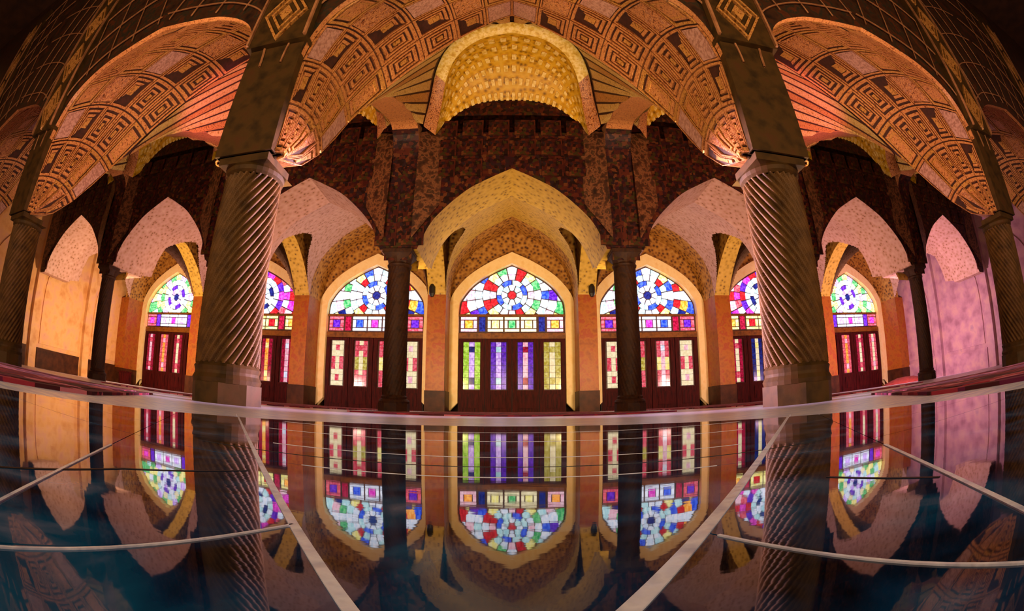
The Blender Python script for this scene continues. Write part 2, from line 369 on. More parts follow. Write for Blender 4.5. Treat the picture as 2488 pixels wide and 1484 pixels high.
S0 = dict(hub='red', r1=['white', 'cyan'], r2=['blue', 'cyan'], r3=['pink', 'white', 'cyan', 'red'], r4=['white', 'green', 'yellow', 'red'], r5=['blue', 'white', 'cyan', 'orange', 'pink'], r6=['purple', 'white', 'pink', 'orange', 'red'],
          b0='pink', b1='orange', b2='navy', b3='cream', b4='yellow', b5='green', leaf=[('lime', 'lilac', 'navy'), ('purple', 'lilac', 'cyan'), ('purple', 'pink', 'crimson'), ('olive', 'cream', 'olive')], wide=True)
S1 = dict(hub='navy', r1=['white', 'white'], r2=['blue', 'cyan'], r3=['white', 'cyan', 'red', 'white'], r4=['white', 'blue', 'yellow', 'cyan'], r5=['white', 'red', 'cyan', 'green'], r6=['white', 'orange', 'navy', 'pink'],
          b0='rose', b1='purple', b2='crimson', b3='white', b4='blue', b5='magenta', leaf=[('cream', 'cream', 'rose', 'rose'), ('rose', 'cream', 'rose', 'olive'), ('rose', 'pink', 'white', 'yellow'), ('cream', 'cream', 'pink', 'rose')])
S2 = dict(hub='blue', r1=['white', 'cyan'], r2=['navy', 'white'], r3=['cyan', 'white'], r4=['magenta', 'purple', 'red'], r5=['magenta', 'white', 'rose'], r6=['red', 'magenta', 'pink'],
          b0='yellow', b1='orange', b2='crimson', b3='yellow', b4='red', b5='orange', leaf=[('crimson', 'cream', 'rose'), ('navy', 'cream', 'yellow'), ('crimson', 'orange', 'yellow'), ('crimson', 'pink', 'white')])
S3 = dict(hub='navy', r1=['white', 'lilac'], r2=['purple', 'white'], r3=['white', 'cyan', 'cream'], r4=['lilac', 'yellow', 'green'], r5=['white', 'green', 'yellow'], r6=['yellow', 'cyan', 'green'],
          b0='rose', b1='magenta', b2='purple', b3='white', b4='lilac', b5='magenta', leaf=[('crimson', 'pink', 'rose'), ('rose', 'orange', 'pink'), ('crimson', 'cream', 'rose'), ('rose', 'cream', 'pink')])
for n, (xc, sch) in enumerate([(-12, S3), (-8, S2), (-4, S1), (0, S0), (4, S1), (8, S2), (12, S3)]):
    make_window(n + 1, xc, sch)

# window wall: brickwork above and beside the arches, piers, recess arches
mb = MB()
for k in range(-3, 4):
    P = [(k * 4 + p[0], p[1]) for p in fo]
    arcade([(k * 4 - 1.76, 0)] + P + [(k * 4 + 1.76, 0)], k * 4 - 2, k * 4 + 2, 7.6, YW, YW + .5, mb, 0, 0)
wb = obj('wall_back', mb.build('wall_back', M['brick_gold']), kind='structure')
mb = MB(); mb.box(-XE, XE, YW + .9, YW + 1.0, 0, 7.6)
obj('wall_back_outer', mb.build('wall_back_outer', M['wall_dim']), kind='structure')
# piers between the windows
RP = [(1.75, 3.1), (1.68, 3.7), (1.4, 4.3), (.85, 4.85), (.35, 5.15), (0, 5.35)]
rp = sym(RP)
for k in range(-3, 4):
    mb = MB(); arcade([(k * 4 + p[0], p[1]) for p in rp], k * 4 - 2.0, k * 4 + 2.0, 7.0, 12.1, YW, mb, 0, 0)
    obj('recess_arch', mb.build('recess_arch', M['brick_gold']), wb)
for k in range(-4, 4):
    x = k * 4 + 2
    if abs(x) > 14: x = math.copysign(14.02, x)
    mb = MB(); mb.box(x - .25, x + .25, 12.1, YW, .55, 3.1); pr = obj('pier', mb.build('pier', M['pier_tile']), wb)
    mb = MB(); mb.box(x - .27, x + .27, 12.07, YW, 0, .55); obj('pier_base', mb.build('pier_base', M['skirt']), pr)

# rear bays: vault from the rear arcade to the window piers, transverse arches
R2 = [(1.66, 2.8), (1.6, 2.95), (1.38, 3.38), (.86, 3.9), (.4, 4.18), (0, 4.38)]
r2 = sym(R2)
def bulge_loft(A, B, n, bulge, up=Vector((0, 0, 1))):
    rows = []
    for i in range(n + 1):
        t = i / n; rows.append([Vector(a).lerp(Vector(b), t) + up * bulge * 4 * t * (1 - t) for a, b in zip(A, B)])
    return rows
RB = [(1.72, 3.0), (1.6, 3.6), (1.3, 4.05), (.8, 4.45), (.35, 4.7), (0, 4.8)]
mb = MB()
TR = catmull([(8.3, 2.6), (8.6, 3.2), (9.4, 3.95), (10.5, 4.4), (11.4, 3.95), (12.0, 3.3), (12.1, 3.1)], 6)
def tr_height(y):
    for a, b in zip(TR[:-1], TR[1:]):
        if a[0] <= y <= b[0]: return lerp(a[1], b[1], (y - a[0]) / max(b[0] - a[0], 1e-6))
    return 0
A = [(p[0], 8.85, p[1] + .05) for p in sym(R2, 22)]; B = [(p[0], 12.1, p[1]) for p in sym(RP, 22)]
gr = bulge_loft(A, B, 60, .12); nn = len(gr[0]); fc = []
for i in range(60):
    for j in range(nn - 1):
        c = (gr[i][j] + gr[i + 1][j + 1]) / 2
        if abs(c.x) > 1.0 and c.y > 9.3 and c.z < tr_height(c.y) - .12: continue
        fc.append((i * nn + j, i * nn + j + 1, (i + 1) * nn + j + 1, (i + 1) * nn + j))
mb.add([p for r in gr for p in r], fc)
rear_me = mb.build('rear_vault', M['plaster_gold'], True); rear_me2 = mb.build('rear_vault', M['plaster_pink'], True)
for k in range(-3, 4):
    obj('rear_vault_ceiling', rear_me if k == 0 else rear_me2, loc=(k * 4, 0, 0), kind='structure')
def transverse(profile, x, top, mi_mats, name, y0, y1, t=.25, far=None):
    mb = MB(); P = [(p[0], p[1]) for p in profile]
    for xx in (x - t, x + t):
        for (ya, za), (yb, zb) in zip(P[:-1], P[1:]):
            mb.add([(xx, ya, za), (xx, yb, zb), (xx, yb, top), (xx, ya, top)], [(0, 1, 2, 3)], 0)
    for (ya, za), (yb, zb) in zip(P[:-1], P[1:]):
        mb.add([(x - t, ya, za), (x - t, yb, zb), (x + t, yb, zb), (x + t, ya, za)], [(0, 1, 2, 3)], 2 if far and ya > far else 1)
    return obj(name, mb.build(name, mi_mats), kind='structure')
for x in (-10, -6, -2, 2, 6, 10):
    transverse(TR, x, 5.4, [M['brick_gold'], M['plaster_gold']], 'rear_transverse_wall', 8.2, 12.1, .24)

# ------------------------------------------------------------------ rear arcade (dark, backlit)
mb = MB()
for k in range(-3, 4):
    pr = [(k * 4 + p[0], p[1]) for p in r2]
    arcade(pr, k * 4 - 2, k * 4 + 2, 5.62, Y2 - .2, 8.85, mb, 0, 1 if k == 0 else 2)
arc2 = obj('rear_arcade_wall', mb.build('rear_arcade_wall', [M['dark_shaded_tile'], M['plaster_gold'], M['plaster_pink']]), kind='structure')
# raised square tiles on the dark face above the arches
tile_me = {}
cnt = 0
for k in range(-3, 4):
    for i in range(8):
        for j in range(6):
            x = -1.75 + i * .5; z = 3.05 + j * .45
            if abs(x) < 1.3 and z < 4.55 - .42 * abs(x): continue
            if abs(x) >= 1.3 and z < 3.6 and abs(x) < 1.72: continue
            key = 's'
            if key not in tile_me:
                m2 = MB(); m2.box(-.2, .2, -.03, 0, -.18, .18); m2.box(-.1, .1, -.05, -.03, -.09, .09); tile_me[key] = m2.build('tile', M['dark_shaded_tile'])
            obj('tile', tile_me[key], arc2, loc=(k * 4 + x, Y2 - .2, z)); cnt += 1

# ------------------------------------------------------------------ main bays: vaults between the front and rear arcades
R1 = [(1.74, 1.8), (1.74, 2.5), (1.70, 2.96), (1.5, 3.4), (1.05, 3.68), (.5, 3.82), (0, 3.92)]
r1 = sym(R1, 6)
ET = [(2.7, 1.8), (3.14, 1.96), (3.6, 2.45), (4.05, 3.08), (4.5, 3.62), (5.1, 4.2), (5.85, 4.66), (6.6, 4.98), (7.15, 5.12), (7.5, 4.8), (7.62, 3.9), (7.65, 2.6)]
et = catmull(ET, 4)
Cr = Vector((0, 5.65, 6.46))
XS = 1.75
def B_curve():
    left = [Vector((-XS, p[0], p[1])) for p in et if p[0] <= 4.1 and p[1] < 3.3]
    T = left[-1]; rib = []
    for i in range(1, 15):
        t = i / 14; rib.append(T.lerp(Cr, t) + Vector((0, 0, .28)) * 4 * t * (1 - t) * .6)
    half = left + rib
    return half, T
bh, Tp = B_curve()
bfull = bh + [Vector((-p.x, p.y, p.z)) for p in reversed(bh)][1:]
afull = [Vector((p[0], 2.66, p[1])) for p in r1]
def resample(P, n):
    d = [0]
    for a, b in zip(P[:-1], P[1:]): d.append(d[-1] + (b - a).length)
    out = []; j = 0
    for i in range(n + 1):
        s = d[-1] * i / n
        while j < len(d) - 2 and d[j + 1] < s: j += 1
        t = (s - d[j]) / max(d[j + 1] - d[j], 1e-9); out.append(P[j].lerp(P[j + 1], min(max(t, 0), 1)))
    return out
NU = 96
Af, Bf = resample(afull, NU), resample(bfull, NU)
def surf(u, v):
    """front half of the vault: u 0..1 left to right, v 0 front arch .. 1 crown rib"""
    i = min(int(u * NU), NU - 1); f = u * NU - i
    a = Af[i].lerp(Af[i + 1], f); b = Bf[i].lerp(Bf[i + 1], f)
    ww = math.sin(pi * min(max(u, 0), 1))
    return a.lerp(b, v) + Vector((-(u - .5) * .12, 0, .42 * ww)) * 4 * v * (1 - v)
def normal(u, v):
    e = .004
    du = surf(min(u + e, 1), v) - surf(max(u - e, 0), v); dv = surf(u, min(v + e, 1)) - surf(u, max(v - e, 0))
    n = du.cross(dv)
    n = n.normalized() if n.length > 1e-9 else Vector((0, 0, -1))
    return n
nref = normal(.5, .5)
SG = -1 if nref.z > 0 else 1       # towards the room (down)
def onv(u, v, h): return surf(u, v) + normal(u, v) * SG * h
mb = MB(); mb.grid([[surf(i / NU, j / 16) for i in range(NU + 1)] for j in range(17)])
front_me = mb.build('vault_front', M['joint'], True)
def ring(mb, u0, u1, v0, v1, a, b, h, parts='full'):
    """square ring between insets a and b (0..0.5) of the cell, proud by h"""
    def P(x, y, hh): return onv(lerp(u0, u1, x), lerp(v0, v1, y), hh)
    A = [(a, a), (.5, a), (1 - a, a), (1 - a, .5), (1 - a, 1 - a), (.5, 1 - a), (a, 1 - a), (a, .5)]
    B = [(b, b), (.5, b), (1 - b, b), (1 - b, .5), (1 - b, 1 - b), (.5, 1 - b), (b, 1 - b), (b, .5)]
    n = 8; idx = range(8) if parts == 'full' else range(4)
    for i in idx:
        k = (i + 1) % n
        vs = [P(*A[i], h), P(*A[k], h), P(*B[k], h), P(*B[i], h), P(*A[i], 0), P(*A[k], 0), P(*B[k], 0), P(*B[i], 0)]
        mb.add(vs, [(0, 1, 2, 3), (0, 1, 5, 4), (3, 2, 6, 7)])
def plate(mb, u0, u1, v0, v1, a, h, mi=0):
    def P(x, y, hh): return onv(lerp(u0, u1, x), lerp(v0, v1, y), hh)
    cs = [(a, a), (1 - a, a), (1 - a, 1 - a), (a, 1 - a)]
    mb.add([P(*c, h) for c in cs] + [P(*c, 0) for c in cs], [(0, 1, 2, 3), (0, 1, 5, 4), (1, 2, 6, 5), (2, 3, 7, 6), (3, 0, 4, 7)], mi)
panels = []
nu, nv = 14, 5
for i in range(nu):
    for j in range(nv):
        u0, u1, v0, v1 = i / nu, (i + 1) / nu, j / nv, (j + 1) / nv
        wv = (surf((u0 + u1) / 2, v1) - surf((u0 + u1) / 2, v0)).length
        if wv < .05: continue
        k = (min(i, nu - 1 - i) * 2 + j * 3) % 5
        mb = MB(); m = [M['tile_pink'], M['tile_gold']]
        def rings(cuts, part='full', hh=.022):
            for a, b in cuts: ring(mb, u0, u1, v0, v1, a, b, hh, part)
        if k in (0, 3):
            rings([(.02, .1), (.165, .235), (.3, .36)]); plate(mb, u0, u1, v0, v1, .42, .022, mi=1)
        elif k == 1:
            rings([(.02, .1)]); plate(mb, u0, u1, v0, v1, .16, .016, mi=1); rings([(.22, .27)], hh=.03); m = [M['tile_gold'], M['tile_pink']]
        elif k == 2:
            rings([(.02, .08)]); rings([(.14, .21), (.27, .34)], 'half'); plate(mb, u0, u1, v0, v1, .36, .022, mi=1)
        else:
            rings([(.025, .07)]); plate(mb, u0, u1, v0, v1, .1, .02, mi=1); m = [M['tile_pink'], M['tile_floral'] if j % 2 else M['tile_grey']]
        panels.append(mb.build('tile_panel', m))

# rim of the lunette, fans, hood
RIMh = [(1.54, 7.28, 5.05), (1.46, 7.2, 5.6), (1.32, 6.8, 6.1), (1.06, 6.38, 6.3), (.6, 6.06, 6.4), (0, 5.95, 6.46)]
rimh = catmull([(-a, b, c) for a, b, c in RIMh], 5)
rim = rimh + [Vector((-p.x, p.y, p.z)) for p in reversed(rimh)][1:]
mb = MB()
rimout = [Vector((p.x * 1.07, p.y - .05, p.z + .08)) for p in rim]
rimin = [Vector((p.x * .93, p.y + .1, p.z - .06)) for p in rim]
mb.grid([rimout, [Vector((p.x * 1.05, p.y - .12, p.z + .0)) for p in rim], rimin])
rim_me = mb.build('arch_rim', [M['rim_gold'], M['tile_floral']], True)
for p in rim_me.polygons:
    if p.center.z < 6.0: p.material_index = 1
# hood (half dome) from the rim back to the dark wall
W = []
N = len(rim)
for i in range(N):
    t = i / (N - 1); x = lerp(-1.42, 1.42, t); W.append(Vector((x, Y2 - .2, 6.02 - .75 * abs(2 * t - 1) ** 3)))
rows = []
for i in range(13):
    t = i / 12; rows.append([a.lerp(b, t) + Vector((0, .1, .34)) * 4 * t * (1 - t) * (1 - abs(2 * j / (N - 1) - 1) ** 4) for j, (a, b) in enumerate(zip(rimin, W))])
mb = MB(); mb.grid(rows); hood_me = mb.build('niche_hood', M['hood_gold'], True)
mb = MB(); mb.grid([[Vector((p.x, p.y, p.z + .02)) for p in W], [Vector((p.x, p.y, 5.2)) for p in W]]); nback_me = mb.build('niche_back', M['dark_shaded_tile'])
# brick courses of the hood: curved bands proud of it
mb = MB()
for i in range(1, 12, 2):
    r0, r1_ = rows[i], rows[i + 1]
    up = Vector((0, -.01, -.03))
    for j in range(N - 1):
        if (j + i) % 2: continue
        q = [r0[j], r0[j + 1], r1_[j + 1], r1_[j]]
        mb.add([p + up for p in q] + q, [(0, 1, 2, 3), (0, 1, 5, 4), (1, 2, 6, 5), (2, 3, 7, 6), (3, 0, 4, 7)])
hoodb_me = mb.build('brick_course', M['rim_gold'])
# fans
outerL = [Vector(p) for p in reversed(bh) if p.y >= Tp.y or p.z > Tp.z - .01]
ecurve = [Vector((-XS, p[0], p[1])) for p in et if p[0] > 4.12 and p[1] > 3.2 and p[0] < 7.25]
outerL = outerL + ecurve
def fan(side):
    facets = []
    ou = resample(outerL, 24); inn = resample([rimout[i] for i in range(N // 2, -1, -1)], 24)
    for k in range(12):
        i0, i1 = k * 2, k * 2 + 2
        a0, a1, b0, b1 = ou[i0], ou[i1], inn[i0], inn[i1]
        am, bm = ou[i0 + 1], inn[i0 + 1]
        mb = MB(); h = .05
        if side > 0:
            a0, a1, b0, b1, am, bm = [Vector((-p.x, p.y, p.z)) for p in (a0, a1, b0, b1, am, bm)]
        g = .13
        def pt(t, s, hh):
            if s < .5: p = a0.lerp(am, s * 2).lerp(b0.lerp(bm, s * 2), t)
            else: p = am.lerp(a1, s * 2 - 1).lerp(bm.lerp(b1, s * 2 - 1), t)
            return p + Vector((0, -.5, -.8)) * hh
        T = [g / 2, .33, .66, 1 - g / 2]; S_ = [g, .5, 1 - g]
        fold = {0: 0, 1: .07, 2: 0}
        rows_ = [[pt(t, s, .03 + fold[si]) for si, s in enumerate(S_)] for t in T]
        mb.grid(rows_)
        edge = [rows_[0][0], rows_[0][2], rows_[-1][2], rows_[-1][0]]
        back = [pt(T[0], S_[0], -.03), pt(T[0], S_[2], -.03), pt(T[-1], S_[2], -.03), pt(T[-1], S_[0], -.03)]
        mb.add(edge + back, [(0, 1, 5, 4), (1, 2, 6, 5), (2, 3, 7, 6), (3, 0, 4, 7)])
        facets.append(mb.build('vault_facet', M['fan_tan'] if k % 3 else M['tile_gold']))
    mb = MB(); sx = -side
    mb.grid([[Vector((p.x * (1 if side < 0 else -1), p.y, p.z + .02)) for p in ou], [Vector((p.x * (1 if side < 0 else -1), p.y, p.z + .02)) for p in inn]])
    return facets, mb.build('fan_ground', M['joint'])
FL, FGL = fan(-1); FR, FGR = fan(1)
# splayed jambs under the rim, with raised blocks
def jamb(s):
    mb = MB(); mb.add([(s * 1.75, 7.5, 2.95), (s * 1.3, 7.64, 3.66), (s * 1.3, 7.64, 5.3), (s * 1.75, 7.5, 5.15)], [(0, 1, 2, 3)])
    return mb.build('jamb', M['jamb'])
JL, JR = jamb(-1), jamb(1)
for k in range(-3, 4):
    v = obj('vault_ceiling', front_me, loc=(k * 4, 0, 0), kind='structure')
    for p in panels: obj('tile_panel', p, v)
    for p in FL + FR: obj('vault_facet', p, v)
    obj('fan_ground', FGL, v); obj('fan_ground', FGR, v)
    obj('arch_rim', rim_me, v, label='pale gold rim of the niche'); hd = obj('niche_hood', hood_me, v); obj('brick_course', hoodb_me, hd, kind='stuff')
    obj('niche_back', nback_me, v); obj('jamb', JL, v); obj('jamb', JR, v)
# transverse walls over the arches along the columns
for x in (-10, -6, -2, 2, 6, 10):
    transverse(et, x, 7.0, [M['tile_floral'], M['tile_pink'], M['dark_shaded_tile']], 'transverse_wall', 2.66, 7.65, .25, 7.2)

# ------------------------------------------------------------------ front arcade
RF = [(1.72, 2.85), (1.66, 3.05), (1.5, 3.3), (1.1, 3.52), (.6, 3.72), (0, 3.92)]
rf = sym([(1.74, 1.8), (1.74, 2.5), (1.70, 2.95), (1.5, 3.38), (1.05, 3.66), (.5, 3.8), (0, 3.9)], 6)
mb = MB()
for k in range(-3, 4):
    arcade([(k * 4 + p[0], p[1]) for p in rf], k * 4 - 2, k * 4 + 2, 7.6, 2.6, 2.66, mb, 0, 1)
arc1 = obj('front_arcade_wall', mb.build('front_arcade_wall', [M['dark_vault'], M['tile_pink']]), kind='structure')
def tube(mb, pts, r, n=5):
    pts = [Vector(p) for p in pts]; rows = []
    for i, p in enumerate(pts):
        d = (pts[min(i + 1, len(pts) - 1)] - pts[max(i - 1, 0)]).normalized()
        a = d.cross(Vector((0, 1, 0))); a = a.normalized() if a.length > .01 else Vector((1, 0, 0)); b = d.cross(a)
        rows.append([p + a * r * math.cos(t * 2 * pi / n) + b * r * math.sin(t * 2 * pi / n) for t in range(n)])
    mb.grid(rows, 0, True)
# pale net ribs on the spandrels
def spandrel(side):
    mb = MB()
    for q in range(6):
        off = .2 + q * .55
        pts = []
        for p in rf:
            if (p[0] < 0) == (side < 0) and p[1] > 2.6:
                d = Vector((p[0], p[1] - 2.6)); n_ = d.normalized()
                x, z = p[0] + n_.x * off * .8, p[1] + n_.y * off * 1.1
                if abs(x) < 1.98: pts.append((x, 2.57, z))
        if len(pts) > 1: tube(mb, pts, .011)
    for q in range(5):
        x0 = side * (.1 + q * .42)
        z0 = 3.98 - .12 * q - (.3 if q > 5 else 0)
        pts = [(x0 + side * t * .28, 2.57, z0 + t * 1.0) for t in (0, .5, 1, 1.5, 2, 3) if abs(x0 + side * t * .28) < 1.98]
        if len(pts) > 1: tube(mb, pts, .009)
    return mb.build('net_ribs', M['pale_rib'])
SPm = [spandrel(-1), spandrel(1)]
for k in range(-2, 3):
    for s in SPm: obj('net_ribs', s, arc1, loc=(k * 4, 0, 0), kind='stuff')
# diamond-tiled panels above the front columns
mb = MB()
P = [(-.30, 2.9), (.30, 2.9), (.36, 7.0), (-.36, 7.0)]
mb.prism(P, -.0, .3, 'y'); dp_me = mb.build('springer_panel', M['dark_block'])
def diamond(r, w_, h):
    mb = MB(); o = [(0, -r), (r * .62, 0), (0, r), (-r * .62, 0)]; q = [(x * (1 - w_ / r), z * (1 - w_ / r)) for x, z in o]
    for i in range(4):
        k = (i + 1) % 4
        vs = [(o[i][0], -h, o[i][1]), (o[k][0], -h, o[k][1]), (q[k][0], -h, q[k][1]), (q[i][0], -h, q[i][1])]
        vs += [(a, 0, c) for a, b, c in vs]
        mb.add(vs, [(0, 1, 2, 3), (0, 1, 5, 4), (2, 3, 7, 6)])
    return mb
dm1 = diamond(.36, .045, .03).build('diamond_tile', M['tile_gold']); dm2 = diamond(.24, .045, .03).build('diamond_tile', M['tile_gold']); dm3 = diamond(.11, .1, .03).build('diamond_tile', M['tile_gold'])
mb = MB(); mb.box(-.012, .012, -.03, 0, 2.92, 6.6); edge_me = mb.build('edge_strip', M['pale_rib'])
for x in (-10, -6, -2, 2, 6, 10):
    pn = obj('springer_panel', dp_me, arc1, loc=(x, 2.52, 0))
    for i in range(5):
        for m_ in (dm1, dm2, dm3): obj('diamond_tile', m_, pn, loc=(0, 0, 3.28 + i * .76))
    for sx in (-.29, .29): obj('edge_strip', edge_me, pn, loc=(sx, 0, 0))

# ------------------------------------------------------------------ columns
def lathe(mb, prof, n=32, mi=0):
    mb.grid([[(r * math.cos(a * 2 * pi / n), r * math.sin(a * 2 * pi / n), z) for a in range(n)] for r, z in prof], mi, True)
def shaft_mesh(r, z0, z1, flutes, turns, nz, sub=6, depth=.016, name='shaft', m=None):
    n = flutes * sub; rows = []
    for i in range(nz + 1):
        t = i / nz; z = lerp(z0, z1, t); row = []
        for a in range(n):
            ph = a * 2 * pi / n
            d = abs(math.sin(flutes / 2 * (ph + turns * 2 * pi * t)))
            rr = r * (1 - .06 * t) - depth + depth * 1.6 * d
            row.append((rr * math.cos(ph), rr * math.sin(ph), z))
        rows.append(row)
    mb = MB(); mb.grid(rows, 0, True); return mb.build(name, m, True)
def make_column(r, zs, zt, big):
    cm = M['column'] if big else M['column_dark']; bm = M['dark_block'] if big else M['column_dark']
    parts = {}
    mb = MB(); k = r * (1.16 if big else 1.35)
    oc = [(k * math.cos(pi / 8 + a * pi / 4), k * math.sin(pi / 8 + a * pi / 4)) for a in range(8)]
    mb.prism(oc, 0, .14); bw = .1 if big else .28
    lathe(mb, [(r * (1 + bw), .14), (r * (1.04 + bw), .17), (r * (.97 + bw), .2), (r * 1.06, .22), (r * 1.1, .25), (r * 1.0, .28)])
    parts['column_base'] = (mb.build('column_base', bm), None)
    parts['shaft'] = (shaft_mesh(r, .27, zs, 26 if big else 20, .62, 120 if big else 50, 6 if big else 4, .028 if big else .014, m=cm), None)
    mb = MB(); lathe(mb, [(r * .95, zs), (r * 1.05, zs + .02), (r * 1.08, zs + .05), (r * .98, zs + .08)])
    parts['neck_ring'] = (mb.build('neck_ring', bm), None)
    mb = MB(); H = zt - zs
    rows = []
    for i in range(9):
        t = i / 8; rr = lerp(r * .97, (.235 if big else .26), t ** 1.4); sq = t ** 1.2; row = []
        for a in range(32):
            ph = a * 2 * pi / 32; c, s = math.cos(ph), math.sin(ph); m_ = max(abs(c), abs(s))
            q = rr * (1 + .05 * math.cos(8 * ph) * (1 - t)) * lerp(1, 1 / m_, sq)
            row.append((q * c, q * s, zs + .07 + t * (H - .13)))
        rows.append(row)
    mb.grid(rows, 0, True)
    e = .235 if big else .27
    mb.box(-e, e, -e, e * .6, zt - .06, zt)
    parts['capital'] = (mb.build('capital', bm, False), None)
    return parts
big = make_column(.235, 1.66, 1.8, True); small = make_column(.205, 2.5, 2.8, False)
def place_column(parts, x, y, label, group, mirror=False):
    o = obj('spiral_column', None, loc=(x, y, 0), label=label, category='column', group=group, kind='structure')
    for nm, (me, _) in parts.items():
        q = obj(nm, me, o)
        if mirror and nm == 'shaft': q.scale.x = -1
    return o
rowname = {-2: 'left of the middle arch', 2: 'right of the middle arch', -6: 'at the left edge of the photo', 6: 'at the right edge of the photo', -10: 'beyond the amber wall arch at far left', 10: 'beyond the mauve wall arch at far right'}
for x in (-2, 2, -6, 6):
    c = place_column(big, x, Y1, 'thick spiral-fluted stone column of the front row, ' + rowname[x], 'front row of spiral columns', x < 0)
    mb = MB(); mb.box(-.27, .27, -.27, -.18, 1.8, 2.92); obj('impost_block', mb.build('impost_block', M['dark_block']), c)
rowname2 = {-2: 'left of the middle window', 2: 'right of the middle window', -6: 'behind the thick left column', 6: 'behind the thick right column', -10: 'beside the amber end wall', 10: 'beside the mauve end wall'}
for x in (-2, 2, -6, 6, -10, 10):
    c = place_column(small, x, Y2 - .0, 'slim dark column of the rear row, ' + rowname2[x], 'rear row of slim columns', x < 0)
for x in (-2, 2, -6, 6, -10, 10):
    mb = MB(); mb.box(x - .385, x + .385, Y2 - .2, 8.85, 2.3, 2.9); 

# ------------------------------------------------------------------ floor slab with inlay lines (units: h = height of the eye above the slab)
h = CAMZ - .008
outl = []
for i in range(40):
    a = i * 2 * pi / 40; c, s = math.cos(a), math.sin(a)
    e = 2.4; rr = (abs(c) ** e / (.86 ** e) + abs(s) ** e / (1.5 ** e)) ** (-1 / e)
    outl.append((rr * c, rr * s))
outl = [(x, y) for x, y in outl]
def line(p, q):
    (x0, y0), (x1, y1) = p, q; a, b = -(y1 - y0), x1 - x0; L = math.hypot(a, b); a /= L; b /= L
    return a, b, -(a * x0 + b * y0)
hp = lambda x, y: (x * h, y * h)
L0 = line(hp(-.75, 1.99), hp(-5.5, 8.87)); R0 = line(hp(.55, 2.06), hp(5.47, 8.96))
L1 = line(hp(-4.28, 2.68), hp(-6.07, 5.12)); R1_ = line(hp(4.25, 3.02), hp(6.06, 5.82))
LH = line(hp(-2.6, 1.2), hp(-1.75, 3.28)); RH = line(hp(2.35, .96), hp(1.54, 3.06))
def side_of(Ln, p): return Ln[0] * p[0] + Ln[1] * p[1] + Ln[2]
def cut(polys, Ln, cond=None):
    out = []
    for p in polys:
        cx = sum(q[0] for q in p) / len(p); cy = sum(q[1] for q in p) / len(p)
        if cond and not cond(cx, cy): out.append(p); continue
        for sg in (1, -1):
            q = clip(p, Ln[0] * sg, Ln[1] * sg, Ln[2] * sg)
            if area(q) > 1e-7: out.append(q)
    return out
polys = [outl]
sL = 1 if side_of(L0, (0, 1.0)) > 0 else -1; sR = 1 if side_of(R0, (0, 1.0)) > 0 else -1
polys = cut(polys, L0); polys = cut(polys, R0)
left = lambda x, y: side_of(L0, (x, y)) * sL < 0 and x < 0
right = lambda x, y: side_of(R0, (x, y)) * sR < 0 and x > 0
polys = cut(polys, L1, left); polys = cut(polys, R1_, right)
polys = cut(polys, LH, lambda x, y: left(x, y)); polys = cut(polys, RH, lambda x, y: right(x, y))
for yy in (6.9, 9.9, 15.0, 21.0):
    polys = cut(polys, (0, 1, -yy * h))
mb = MB(); mb.prism(outl, 0.0, .003); obj('slab_bed', mb.build('slab_bed', M['bed']), floor)
for p in polys:
    q = inset(p, .0006)
    if len(q) < 3: continue
    mb = MB(); mb.prism(q, .003, .008); obj('slab', mb.build('slab', M['slab']), floor)
def strip(p, q, w_, zt=.0086, name='inlay_strip', m='inlay'):
    (x0, y0), (x1, y1) = p, q; d = Vector((x1 - x0, y1 - y0)).normalized(); n = Vector((-d.y, d.x)) * w_ / 2
    mb = MB(); mb.prism([(x0 + n.x, y0 + n.y), (x1 + n.x, y1 + n.y), (x1 - n.x, y1 - n.y), (x0 - n.x, y0 - n.y)], .003, zt)
    obj(name, mb.build(name, M[m]), floor)
def ext(p, q, a, b): # extend a segment
    return (lerp(p[0], q[0], a), lerp(p[1], q[1], a)), (lerp(p[0], q[0], b), lerp(p[1], q[1], b))
a, b = ext(hp(-.75, 1.99), hp(-5.5, 8.87), -.12, 3.2); strip(a, b, .0042)
a, b = ext(hp(.55, 2.06), hp(5.47, 8.96), -.12, 3.0); strip(a, b, .0058)
a, b = ext(hp(-4.28, 2.68), hp(-6.07, 5.12), -2.0, 1.0); strip(a, b, .0022)
a, b = ext(hp(4.25, 3.02), hp(6.06, 5.82), -2.0, 1.0); strip(a, b, .0036)
strip(hp(-2.63, .9), hp(-1.72, 3.38), .0013); strip(hp(2.42, .8), hp(1.5, 3.15), .0015)

for yy, x0, x1, w_, m_ in ((6.9, -3.3, 3.2, .0008, 'inlay'), (9.9, -5.5, 5.2, .0009, 'inlay'), (15.0, -8.5, 8.0, .0014, 'inlay'), (8.2, -6.5, 6.5, .0012, 'bed'), (21.0, -11, 11, .002, 'inlay')):
    strip(hp(x0, yy), hp(x1, yy), w_, .0083, 'joint_strip', m_)
strip(hp(3.62, 4.5), hp(4.08, 3.0), .003, .0083, 'joint_strip', 'bed'); strip(hp(-4.55, 1.9), hp(-4.37, 3.89), .003, .0083, 'joint_strip', 'bed'); strip(hp(-4.37, 3.89), hp(-3.55, 5.6), .003, .0083, 'joint_strip', 'bed')

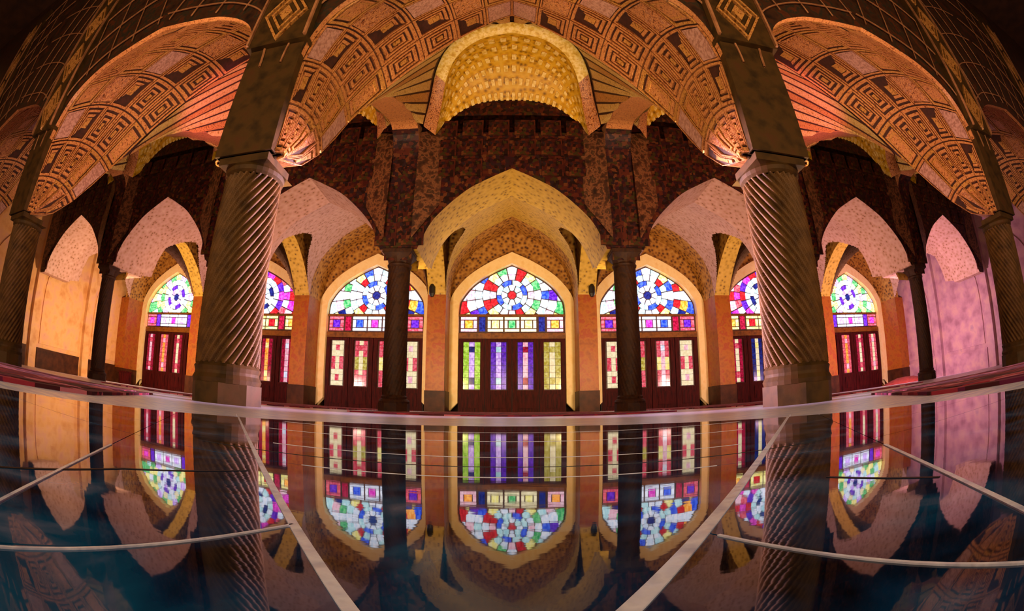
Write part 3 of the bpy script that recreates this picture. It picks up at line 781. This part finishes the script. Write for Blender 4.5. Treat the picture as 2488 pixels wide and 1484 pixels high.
# ------------------------------------------------------------------ carpets and small things
def carpet(poly, label):
    mb = MB(); mb.prism(poly, 0.0, .012); o = obj('carpet', mb.build('carpet', M['carpet']), label=label, category='carpet', group='red carpets')
    q = inset(poly, .08); mb = MB(); 
    mb.prism(inset(poly, .1), .012, .014); obj('carpet_field', mb.build('carpet_field', M['carpet']), o)
carpet([(-1.6, 4.4), (1.6, 4.4), (1.6, 12.0), (-1.6, 12.0)], 'red patterned carpet running from the middle window towards the viewer')
carpet([(-2.45, 2.5), (-1.3, 1.0), (-1.15, -1.5), (-5.4, -1.5), (-5.4, 2.5)], 'red patterned carpet in front of the thick left column')
carpet([(2.45, 2.5), (5.4, 2.5), (5.4, -1.5), (1.15, -1.5), (1.3, 1.0)], 'red patterned carpet in front of the thick right column')
carpet([(-5.5, 4.4), (-2.4, 4.4), (-2.4, 12), (-5.5, 12)], 'red carpet before the stained window left of the middle one')
carpet([(5.5, 4.4), (5.5, 12), (2.4, 12), (2.4, 4.4)], 'red carpet before the stained window right of the middle one')
# lanterns on the piers
for s, side in ((-1, 'left'), (1, 'right')):
    mb = MB(); lathe(mb, [(.0, .0), (.05, .02), (.08, .1), (.085, .28), (.05, .36), (.015, .42), (0, .44)], 8)
    o = obj('wall_lantern', mb.build('wall_lantern', M['black']), loc=(s * 2.12, 12.0, 3.0), label='small black lantern on the pier %s of the middle window' % side, category='lantern', group='lanterns on the window piers')
    mb = MB(); mb.box(-.015, .015, 0, .1, .2, .23); obj('bracket', mb.build('bracket', M['black']), o)
mb = MB(); mb.box(-.22, .22, -.15, .15, 0, .4); mb.box(-.25, .25, -.18, .18, .4, .44)
o = obj('wooden_box', mb.build('wooden_box', M['wood']), loc=(-13.3, 11.9, 0), label='small dark wooden box beside the far left window', category='box')
mb = MB(); lathe(mb, [(0, .2), (.3, .19), (.55, .13), (.8, .05), (.85, 0)], 20)
o = obj('cloth_heap', mb.build('cloth_heap', M['red_cloth'], True), loc=(12.2, 10.6, 0), label='low red cloth heap before the far right window', category='cloth')

# ------------------------------------------------------------------ labels of the setting
WL = {1: 'arched stained window with yellow-green fanlight, far left beside the amber wall', 2: 'arched stained window half hidden behind the thick left column', 3: 'arched stained window with crimson and cream leaves left of the middle one',
      4: 'middle arched stained window with green, purple and olive glass leaves', 5: 'arched stained window with crimson and cream leaves right of the middle one', 6: 'arched stained window half hidden behind the thick right column', 7: 'arched stained window far right beside the mauve wall'}
GR = {'vault_ceiling': ('pink and gold tiled vault with a niche, over the front bays', 'vault', 'tiled vaults'), 'rear_vault_ceiling': ('plastered brick vault in front of a stained window', 'vault', 'rear vaults'),
      'transverse_wall': ('tiled cross wall with arch between two front bays', 'wall', 'front cross walls'), 'rear_transverse_wall': ('brick cross wall with arch between two window bays', 'wall', 'rear cross walls'),
      'floor': (None, 'floor', None), 'ceiling': ('dark brown ceiling high over the hall', 'ceiling', None), 'wall_front': ('brown wall behind the viewer', 'wall', None), 'wall_left': ('amber marble end wall with pointed panels at far left', 'wall', None),
      'wall_right': ('mauve marble end wall with pointed panels at far right', 'wall', None), 'wall_back': ('golden brick wall around the stained windows', 'wall', None), 'wall_back_outer': ('outer skin of the wall behind the stained windows', 'wall', None),
      'rear_arcade_wall': ('dark mosaic arcade wall standing on the slim rear columns', 'arcade', None), 'front_arcade_wall': ('dark ribbed arcade wall standing on the thick front columns', 'arcade', None)}
for o in list(C.objects):
    if o.parent is None and o.get('kind') == 'structure':
        st = o.name.split('.')[0]
        if st.startswith('window_'): o['label'] = WL[int(st[7:])]; o['category'] = 'window'
        elif st in GR:
            l, c, g = GR[st]
            if l: o['label'] = l
            o['category'] = c
            if g: o['group'] = g
